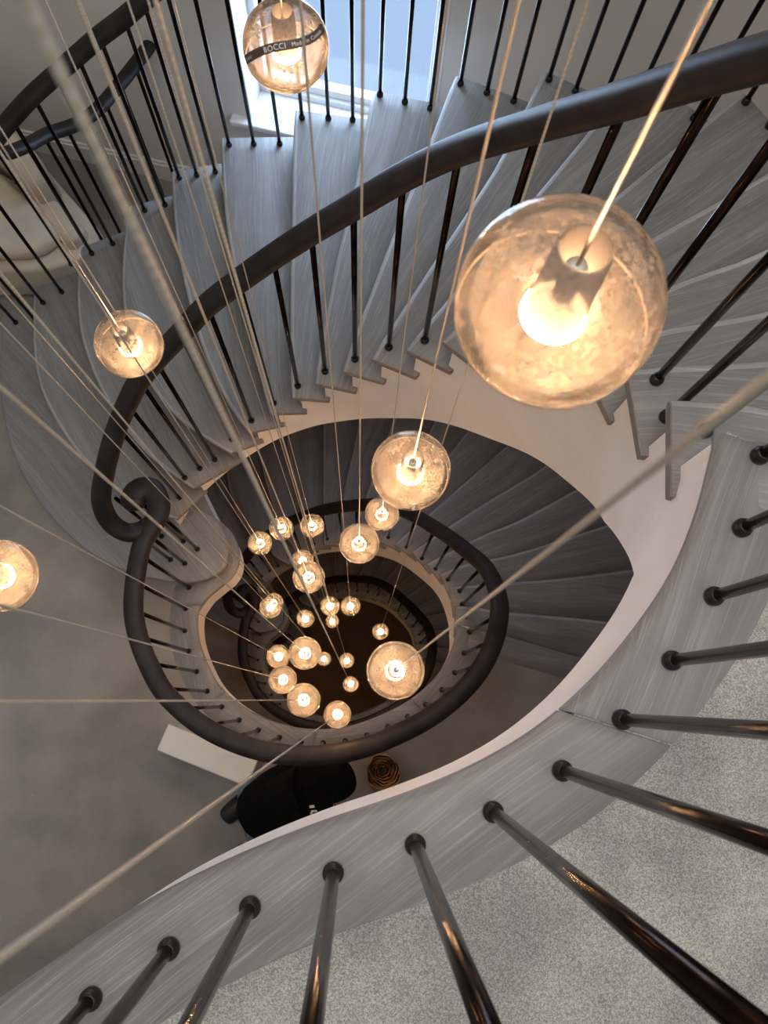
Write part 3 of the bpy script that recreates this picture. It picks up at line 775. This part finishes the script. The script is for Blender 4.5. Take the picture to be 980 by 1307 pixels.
# printed label band round one globe
def label_band(par):
    c = par.location.copy(); cam = Vector((0, 0, D0)); view = (cam - c).normalized()
    right = Vector((1, 0, 0)); right = (right - view * right.dot(view)).normalized(); up = view.cross(right)
    ctrl = [(-.93, -.30), (-.62, -.14), (-.25, -.03), (.05, .02), (.35, .08), (.62, .19), (.84, .38)]
    R = .0503
    def on(x, y, r=R):
        q = max(0.02, 1 - x * x - y * y); return (right * x + up * y + view * math.sqrt(q)).normalized() * r
    cen_l = [on(*p) for p in [tuple(q) for q in cat_rom([Vector((a, b)) for a, b in ctrl], 8)]]
    cen_l = resample(cen_l, 60); w = .0046
    def frame(i):
        t = (cen_l[min(i + 1, 59)] - cen_l[max(i - 1, 0)]).normalized(); nn = cen_l[i].normalized(); s = nn.cross(t).normalized(); return t, nn, s
    v = []; fc = []
    for i, p in enumerate(cen_l):
        t, nn, s = frame(i)
        for a in (-1, 0, 1):
            q = (p + s * w * a).normalized(); v.append(q * R); v.append(q * (R + .0004))
    for i in range(59):
        b = i * 6; e = b + 6
        for a, c_ in ((0, 2), (2, 4)): fc += [(b + a, b + c_, e + c_, e + a), (b + a + 1, e + a + 1, e + c_ + 1, b + c_ + 1)]
        fc += [(b, e, e + 1, b + 1), (b + 4, b + 5, e + 5, e + 4)]
    mb = MB(); mb.v = [tuple(Vector(q)) for q in v]; mb.f = fc
    globe = [c_ for c_ in par.children if c_.name.startswith('glass_globe')][0]
    def attach(mbx, name, mat):
        me_o = mbx.build(name, mat); me_o.parent = par; me_o.location = (0, 0, 0); return me_o
    band = attach(mb, 'label_band', 'band')
    total = plen(cen_l)
    def write(text, s0, size):
        cu = bpy.data.curves.new('t', 'FONT'); cu.body = text; cu.size = size; cu.resolution_u = 3; cu.space_character = 1.12
        to = bpy.data.objects.new('t', cu); COL.objects.link(to); bpy.context.view_layer.update()
        me = to.to_mesh(); mbx = MB(); vs = []
        for vt in me.vertices:
            s = min(max(s0 + vt.co.x, 0), total * .999); i = int(s / total * 59); fct = s / total * 59 - i
            p = cen_l[i].lerp(cen_l[min(i + 1, 59)], fct); t, nn, sd = frame(i)
            q = (p + sd * (vt.co.y - size * .33)).normalized() * (R + .0009); vs.append(tuple(q))
        mbx.v = vs; mbx.f = [tuple(p.vertices) for p in me.polygons]
        to.to_mesh_clear(); bpy.data.objects.remove(to)
        return attach(mbx, 'lettering', 'ink')
    a = write('BOCCI', total * .33, .0080); b = write('Made in Canada', total * .585, .0060); c2 = write('(Canada)', total * .02, .0050)
    for q in (a, b, c2):
        q.parent = band; q.location = (0, 0, 0)
label_band(lamps[1])
# ceiling plate that the cords come from
mb = MB(); lathe(mb, [(.62, 0), (.62, .03), (.60, .035)], 64, c=(-.12, .3, HT - .036)); pl = bevel(mb.build('ceiling_plate', 'trim'), .004, 2)
tag(pl, 'round white ceiling plate above the well that carries the lamp cords', 'ceiling plate')

# ------------------------------------------------------------------ armchair under a cream cover, beyond the stair at top left
ch = empty('armchair', W(-1.85, 2.45, 4.1), 'cream fabric armchair beyond the outer rail at the top left', 'armchair')
zf = D0 - 4.1
def rounded(poly, r, n=5):
    out = []; N = len(poly)
    for i in range(N):
        p0, p1, p2 = poly[i - 1], poly[i], poly[(i + 1) % N]
        a = p1 + (p0 - p1).normalized() * r; b = p1 + (p2 - p1).normalized() * r
        for t in range(n + 1):
            t /= n; out.append(a * (1 - t) ** 2 + p1 * 2 * t * (1 - t) + b * t * t)
    return out
foot = V2((-1.72, 2.86), (-1.27, 2.34), (-1.36, 2.20), (-1.55, 2.13), (-1.85, 2.12), (-2.35, 2.12), (-2.40, 2.86))
mb = MB(); prism(mb, rounded(foot, .06), zf + .06, zf + .34); bevel(mb.build('seat_base', 'cream', ch, smooth=True), .03, 3)
cush = V2((-1.80, 2.64), (-1.44, 2.28), (-1.56, 2.17), (-1.88, 2.15), (-2.25, 2.16), (-2.28, 2.64))
mb = MB(); prism(mb, rounded(cush, .07), zf + .34, zf + .45); bevel(mb.build('seat_cushion', 'cream', ch, smooth=True), .045, 4)
def roll(name, pts, w, par):
    mb = MB(); path = [Vector(p) for p in cat_rom([Vector(p) for p in pts], 8)]; sweep(mb, path, superellipse(w, .5, 26, 3.2))
    return mb
def cushion_wall(name, line, thick, z0, hf, n=30):
    L_ = resample(cat_rom(line, 8), n); Lo = offset2(L_, -thick / 2); Li = offset2(L_, thick / 2); mb = MB(); v = []; fc = []; m = 0
    for i in range(n):
        t = i / (n - 1); h = hf(t); e = min(1, min(t, 1 - t) * 9 + .25) ** .5; c = (Lo[i] + Li[i]) / 2; d = (Lo[i] - Li[i]) / 2 * e; ring = [(c.x - d.x, c.y - d.y, z0)]
        for s_ in range(11):
            b = math.pi - math.pi * s_ / 10; cx = math.copysign(abs(math.cos(b)) ** .6, math.cos(b)); ring.append((c.x + d.x * cx, c.y + d.y * cx, z0 + h - .07 + .07 * abs(math.sin(b)) ** .7))
        ring.append((c.x + d.x, c.y + d.y, z0)); m = len(ring); v += ring
    for i in range(n - 1):
        for j in range(m): fc.append((i * m + j, i * m + (j + 1) % m, (i + 1) * m + (j + 1) % m, (i + 1) * m + j))
    fc.append(tuple(range(m))[::-1]); fc.append(tuple((n - 1) * m + j for j in range(m))); mb.add(v, fc); return mb
cushion_wall('b', V2((-2.36, 2.70), (-2.1, 2.78), (-1.84, 2.76), (-1.66, 2.64), (-1.52, 2.47)), .15, zf + .30, lambda t: .30 + .05 * math.sin(math.pi * t)).build('backrest', 'cream', ch, smooth=True)
cushion_wall('a', V2((-1.60, 2.50), (-1.47, 2.37), (-1.37, 2.27)), .13, zf + .30, lambda t: .12).build('arm', 'cream', ch, smooth=True)
for (bx_, by_) in ((-1.68, 2.52), (-1.95, 2.66)):
    mb = MB(); lathe(mb, [(.001, .0), (.011, .0), (.011, .006), (.001, .009)], 10, c=(bx_, by_, zf + .50)); mb.build('button', 'button', ch)
for (bx_, by_) in ((-1.40, 2.30), (-1.72, 2.74), (-2.28, 2.2), (-2.3, 2.74)):
    mb = MB(); lathe(mb, [(.018, 0), (.024, .07)], 10, c=(bx_, by_, zf)); mb.build('leg', 'rail', ch)

ch.location.x -= .06
# ------------------------------------------------------------------ white box, paper roll
bx = empty('storage_box', W(-.70, -.22, 4.1), 'low white box on the floor, left of the kneeling person', 'box')
u = Vector((.93, -.36)).normalized(); w = Vector((.36, .93)).normalized(); p0 = Vector((-.905, -.222))
def rect(p, a, b): return [p, p + u * a, p + u * a + w * b, p + w * b]
mb = MB(); prism(mb, rect(p0 + u * .006 + w * .006, .43, .113), zf, zf + .26); bevel(mb.build('box_body', 'white', bx), .006, 2)
mb = MB(); prism(mb, rect(p0, .442, .125), zf + .26, zf + .30); bevel(mb.build('lid', 'white', bx), .008, 3)
mb = MB(); zr = zf
turns = 6; n = 300; v = []; fc = []
c = Vector((.118, -.325)); H = .20
for i in range(n):
    t = i / (n - 1); a = t * turns * 2 * math.pi; r = .014 + .066 * t ** .8
    r += .003 * math.sin(3 * a + t * 9) * (.4 + t) + .002 * math.sin(7 * a)
    hh = H - .05 * (1 - t) + .008 * math.sin(a * 2.3) + .006 * math.sin(a * 5.1)
    for (dr, z) in ((0, 0), (.0012, 0), (.0012, hh), (0, hh)): v.append((c.x + (r + dr) * math.cos(a), c.y + (r + dr) * math.sin(a), zr + z))
for i in range(n - 1):
    for j in range(4): fc.append((i * 4 + j, i * 4 + (j + 1) % 4, (i + 1) * 4 + (j + 1) % 4, (i + 1) * 4 + j))
fc.append((0, 1, 2, 3)); fc.append(((n - 1) * 4 + 3, (n - 1) * 4 + 2, (n - 1) * 4 + 1, (n - 1) * 4))
mb.add(v, fc)
tag(mb.build('paper_roll', 'paper', smooth=True, loc=(c.x, c.y, zr)), 'upright crumpled roll of brown paper on the floor by the ring rail', 'paper roll')

# ------------------------------------------------------------------ kneeling person
def skin_body(name, mat, verts, edges, par, sub=2, root=0):
    me = bpy.data.meshes.new(name); me.from_pydata([tuple(Vector(v[:3])) for v in verts], edges, []); me.update()
    me.materials.append(M[mat])
    o = bpy.data.objects.new(name, me); COL.objects.link(o)
    md = o.modifiers.new('skin', 'SKIN'); md.use_smooth_shade = True
    sv = me.skin_vertices[0].data if me.skin_vertices else None
    if sv is None:
        me.skin_vertices.new() if hasattr(me.skin_vertices, 'new') else None
    for i, v in enumerate(verts):
        r = v[3]; me.skin_vertices[0].data[i].radius = (r, r) if not isinstance(r, tuple) else r
        me.skin_vertices[0].data[i].use_root = (i == root)
    ss = o.modifiers.new('sub', 'SUBSURF'); ss.levels = sub; ss.render_levels = sub
    if par is not None: o.parent = par
    return o
def bake(o, par):
    dg = bpy.context.evaluated_depsgraph_get(); dg.update()
    ev = o.evaluated_get(dg); me = bpy.data.meshes.new_from_object(ev)
    n = bpy.data.objects.new(o.name, me); COL.objects.link(n)
    for p in me.polygons: p.use_smooth = True
    nm = o.name; old = o.data; bpy.data.objects.remove(o); n.name = nm
    n.parent = par; n.location = -par.location
    return n
def mk_skin_layer(verts, edges, name, mat, root=0, sub=2, par=None):
    bm = bmesh.new(); lay = bm.verts.layers.skin.verify()
    bv = [bm.verts.new(v[:3]) for v in verts]
    for i, (b, v) in enumerate(zip(bv, verts)):
        r = v[3]; b[lay].radius = (r, r) if not isinstance(r, tuple) else r
        b[lay].use_root = (i == root)
    for a, c_ in edges: bm.edges.new((bv[a], bv[c_]))
    me = bpy.data.meshes.new(name); bm.to_mesh(me); bm.free(); me.materials.append(M[mat])
    o = bpy.data.objects.new(name, me); COL.objects.link(o)
    md = o.modifiers.new('skin', 'SKIN'); md.use_smooth_shade = True
    ss = o.modifiers.new('sub', 'SUBSURF'); ss.levels = sub; ss.render_levels = sub
    return bake(o, par)
pr = empty('person', W(-.42, -.50, 4.1), 'person in black hooded jacket and blue jeans, kneeling beside the white box', 'person')
def P(x, y, d, r): q = W(x, y, d); return (q.x, q.y, q.z, r)
# body (skin surface): pelvis, spine, neck, head, arms, legs in one mesh
bv = [P(-.43, -.48, 3.68, .085), P(-.36, -.435, 3.52, .09), P(-.27, -.39, 3.44, .10), P(-.18, -.365, 3.40, .09), P(-.115, -.335, 3.40, .05), P(-.075, -.315, 3.40, .075), P(-.035, -.295, 3.43, .072),
      P(-.23, -.28, 3.43, .048), P(-.145, -.24, 3.62, .042), P(-.12, -.31, 3.78, .030), P(-.10, -.32, 3.83, .026),
      P(-.14, -.475, 3.43, .055), P(-.10, -.49, 3.62, .042), P(-.13, -.475, 3.74, .030), P(-.135, -.49, 3.80, .026),
      P(-.44, -.42, 3.78, .07), P(-.20, -.33, 3.99, .062), P(-.40, -.40, 4.03, .048), P(-.58, -.47, 4.04, .038),
      P(-.34, -.60, 3.66, .075), P(-.18, -.575, 3.99, .062), P(-.36, -.63, 4.03, .048), P(-.54, -.68, 4.04, .038)]
be = [(0, 1), (1, 2), (2, 3), (3, 4), (4, 5), (5, 6), (3, 7), (7, 8), (8, 9), (9, 10), (3, 11), (11, 12), (12, 13), (13, 14), (0, 15), (15, 16), (16, 17), (17, 18), (0, 19), (19, 20), (20, 21), (21, 22)]
body = mk_skin_layer(bv, be, 'body', 'skin', 0, 2, pr)
# jacket over the torso and arms, with hood
jv = [P(-.42, -.43, 3.62, .115), P(-.385, -.44, 3.52, .122), P(-.31, -.405, 3.41, .132), P(-.21, -.370, 3.37, .134), P(-.13, -.335, 3.37, .098), P(-.075, -.305, 3.37, .094), P(-.03, -.285, 3.41, .078),
      P(-.235, -.275, 3.43, .062), P(-.145, -.235, 3.62, .055), P(-.12, -.30, 3.76, .042),
      P(-.145, -.475, 3.43, .072), P(-.105, -.485, 3.60, .058), P(-.13, -.47, 3.72, .042)]
je = [(0, 1), (1, 2), (2, 3), (3, 4), (4, 5), (5, 6), (3, 7), (7, 8), (8, 9), (3, 10), (10, 11), (11, 12)]
jk = mk_skin_layer(jv, je, 'jacket', 'black', 2, 2, pr)
lv = [P(-.45, -.51, 3.70, .118), P(-.44, -.42, 3.78, .100), P(-.21, -.33, 3.99, .074), P(-.39, -.40, 4.025, .060), P(-.53, -.45, 4.035, .05), P(-.34, -.605, 3.62, .12), P(-.20, -.58, 3.99, .074), P(-.36, -.635, 4.025, .060), P(-.50, -.67, 4.035, .05)]
mk_skin_layer(lv, [(0, 1), (1, 2), (2, 3), (3, 4), (0, 5), (5, 6), (6, 7), (7, 8)], 'jeans', 'denim', 0, 2, pr)
for (a, b) in (((-.53, -.46), (-.625, -.545)), ((-.50, -.685), (-.60, -.74))):
    sv = [P(a[0], a[1], 4.02, .046), P((a[0] + b[0]) / 2, (a[1] + b[1]) / 2, 4.035, .050), P(b[0], b[1], 4.05, .042)]
    mk_skin_layer(sv, [(0, 1), (1, 2)], 'shoe', 'shoe', 1, 2, pr)
def hand(base, direc, par):
    base = Vector(base); d = Vector(direc).normalized(); s = d.cross(Vector((0, 0, 1))).normalized(); dn = Vector((0, 0, -1))
    vs = [(*base, .022), (*(base + d * .045), .026)]; es = [(0, 1)]
    for j, (o, l) in enumerate(((-.028, .030), (-.010, .036), (.009, .033), (.027, .026))):
        b = len(vs); k0 = base + d * .07 + s * o
        vs += [(*k0, .010), (*(k0 + d * l + dn * .008), .009), (*(k0 + d * (l * 1.5) + dn * .028), .008)]
        es += [(1, b), (b, b + 1), (b + 1, b + 2)]
    b = len(vs); k0 = base + d * .03 + s * -.035
    vs += [(*k0, .011), (*(k0 + d * .03 + s * -.012 + dn * .012), .009)]; es += [(0, b), (b, b + 1)]
    mk_skin_layer(vs, es, 'hand', 'skin', 0, 2, par)
hand(W(-.10, -.325, 3.84), (.2, -.3, -.9), pr); hand(W(-.133, -.495, 3.82), (.35, -.35, -.6), pr)
# small white print on the back of the jacket
dg = bpy.context.evaluated_depsgraph_get(); dg.update()
def on_back(x, y):
    ok, loc, nor, idx = jk.ray_cast(Vector((x, y, D0)), Vector((0, 0, -1)))
    return loc + nor * .003 if ok else None
pm = MB()
for (cx, cy, a, b) in ((-.176, -.405, .010, .006), (-.168, -.422, .012, .004), (-.160, -.437, .006, .008), (-.178, -.43, .005, .004), (-.158, -.452, .010, .003), (-.166, -.465, .008, .003), (-.215, -.50, .004, .006)):
    q = [on_back(cx + sx * a, cy + sy * b) for sx, sy in ((-1, -1), (1, -.6), (.8, 1), (-1, .7))]
    if all(q): pm.add([tuple(k) for k in q], [(0, 1, 2, 3)])
if pm.v:
    po = pm.build('printed_mark', 'print'); po.parent = pr; po.location = -pr.location
    so = po.modifiers.new('s', 'SOLIDIFY'); so.thickness = .001

# ------------------------------------------------------------------ light
def area(name, loc, direc, sx, sy, power, col, spread=None):
    l = bpy.data.lights.new(name, 'AREA'); l.shape = 'RECTANGLE'; l.size = sx; l.size_y = sy; l.energy = power; l.color = col
    if spread: l.spread = spread
    o = bpy.data.objects.new(name, l); COL.objects.link(o); o.location = loc
    o.rotation_euler = Vector(direc).to_track_quat('-Z', 'Y').to_euler(); return o
cw = WALL_A + WDIR * ((U0 + U1) / 2) + WN * .55
area('window_daylight', (cw.x, cw.y, ZS + .75), (-WN.x, -WN.y, 0), 2.2, 3.2, 235, (.57, .75, 1.0))
area('unseen_overhead_light', (.1, .1, HT - .05), (0, 0, -1), 2.4, 2.4, 78, (1.0, .98, .95))  # unseen light added overhead; the ceiling is closed and has no roof opening
area('side_floor_fill', (-2.25, -.7, D0 + .6), (0, .08, -1), 1.3, 1.8, 8, (1.0, .97, .92), 1.3)  # unseen panel added to brighten the left floor below the top landing
area('lower_storey_fill', (-1.9, -.9, D0 - 4.1 - STOREY + 2.6), (0, 0, -1), .5, .5, 3, (1.0, .55, .26))  # added warm fill for the dark lower storey, no fixture belongs to it
area('well_bottom_fill', (-1.2, -.6, 2.55), (.3, .3, -1), .6, .6, 4, (1.0, .50, .20))  # added warm fill that keeps the bottom of the well from going black
world = bpy.data.worlds.new('world'); SC.world = world; world.use_nodes = True
bg = world.node_tree.nodes['Background']; bg.inputs[0].default_value = (.47, .64, .92, 1); bg.inputs[1].default_value = 1.02

# ------------------------------------------------------------------ camera (looks down the well, tilted 13 degrees towards the window)
FPX = 1028.0; NX, NY = 457.0, 893.0
n2 = Vector((NX - 490, -(NY - 653.5), -FPX)).normalized(); zc = -n2
xc = (Vector((1, 0, 0)) - zc * zc.x).normalized(); yc = zc.cross(xc)
cam = bpy.data.cameras.new('camera'); co_ = bpy.data.objects.new('camera', cam); COL.objects.link(co_)
Rm = Matrix((xc, yc, zc)).to_4x4()
co_.matrix_world = Matrix.Translation((0, 0, D0)) @ Rm
cam.sensor_fit = 'VERTICAL'; cam.sensor_height = 36; cam.lens = FPX / 1307 * 36; cam.clip_start = .02; cam.clip_end = 60
cam.dof.use_dof = True; cam.dof.focus_distance = 1.7; cam.dof.aperture_fstop = 16.0
SC.camera = co_
SC.view_settings.view_transform = 'Standard'; SC.view_settings.look = 'None'; SC.view_settings.gamma = 1; SC.view_settings.exposure = 0.12
SC.view_settings.use_curve_mapping = False
SC.cycles.max_bounces = 8; SC.cycles.transparent_max_bounces = 24; SC.cycles.diffuse_bounces = 3
SC.cycles.use_denoising = True; SC.cycles.sample_clamp_indirect = 4
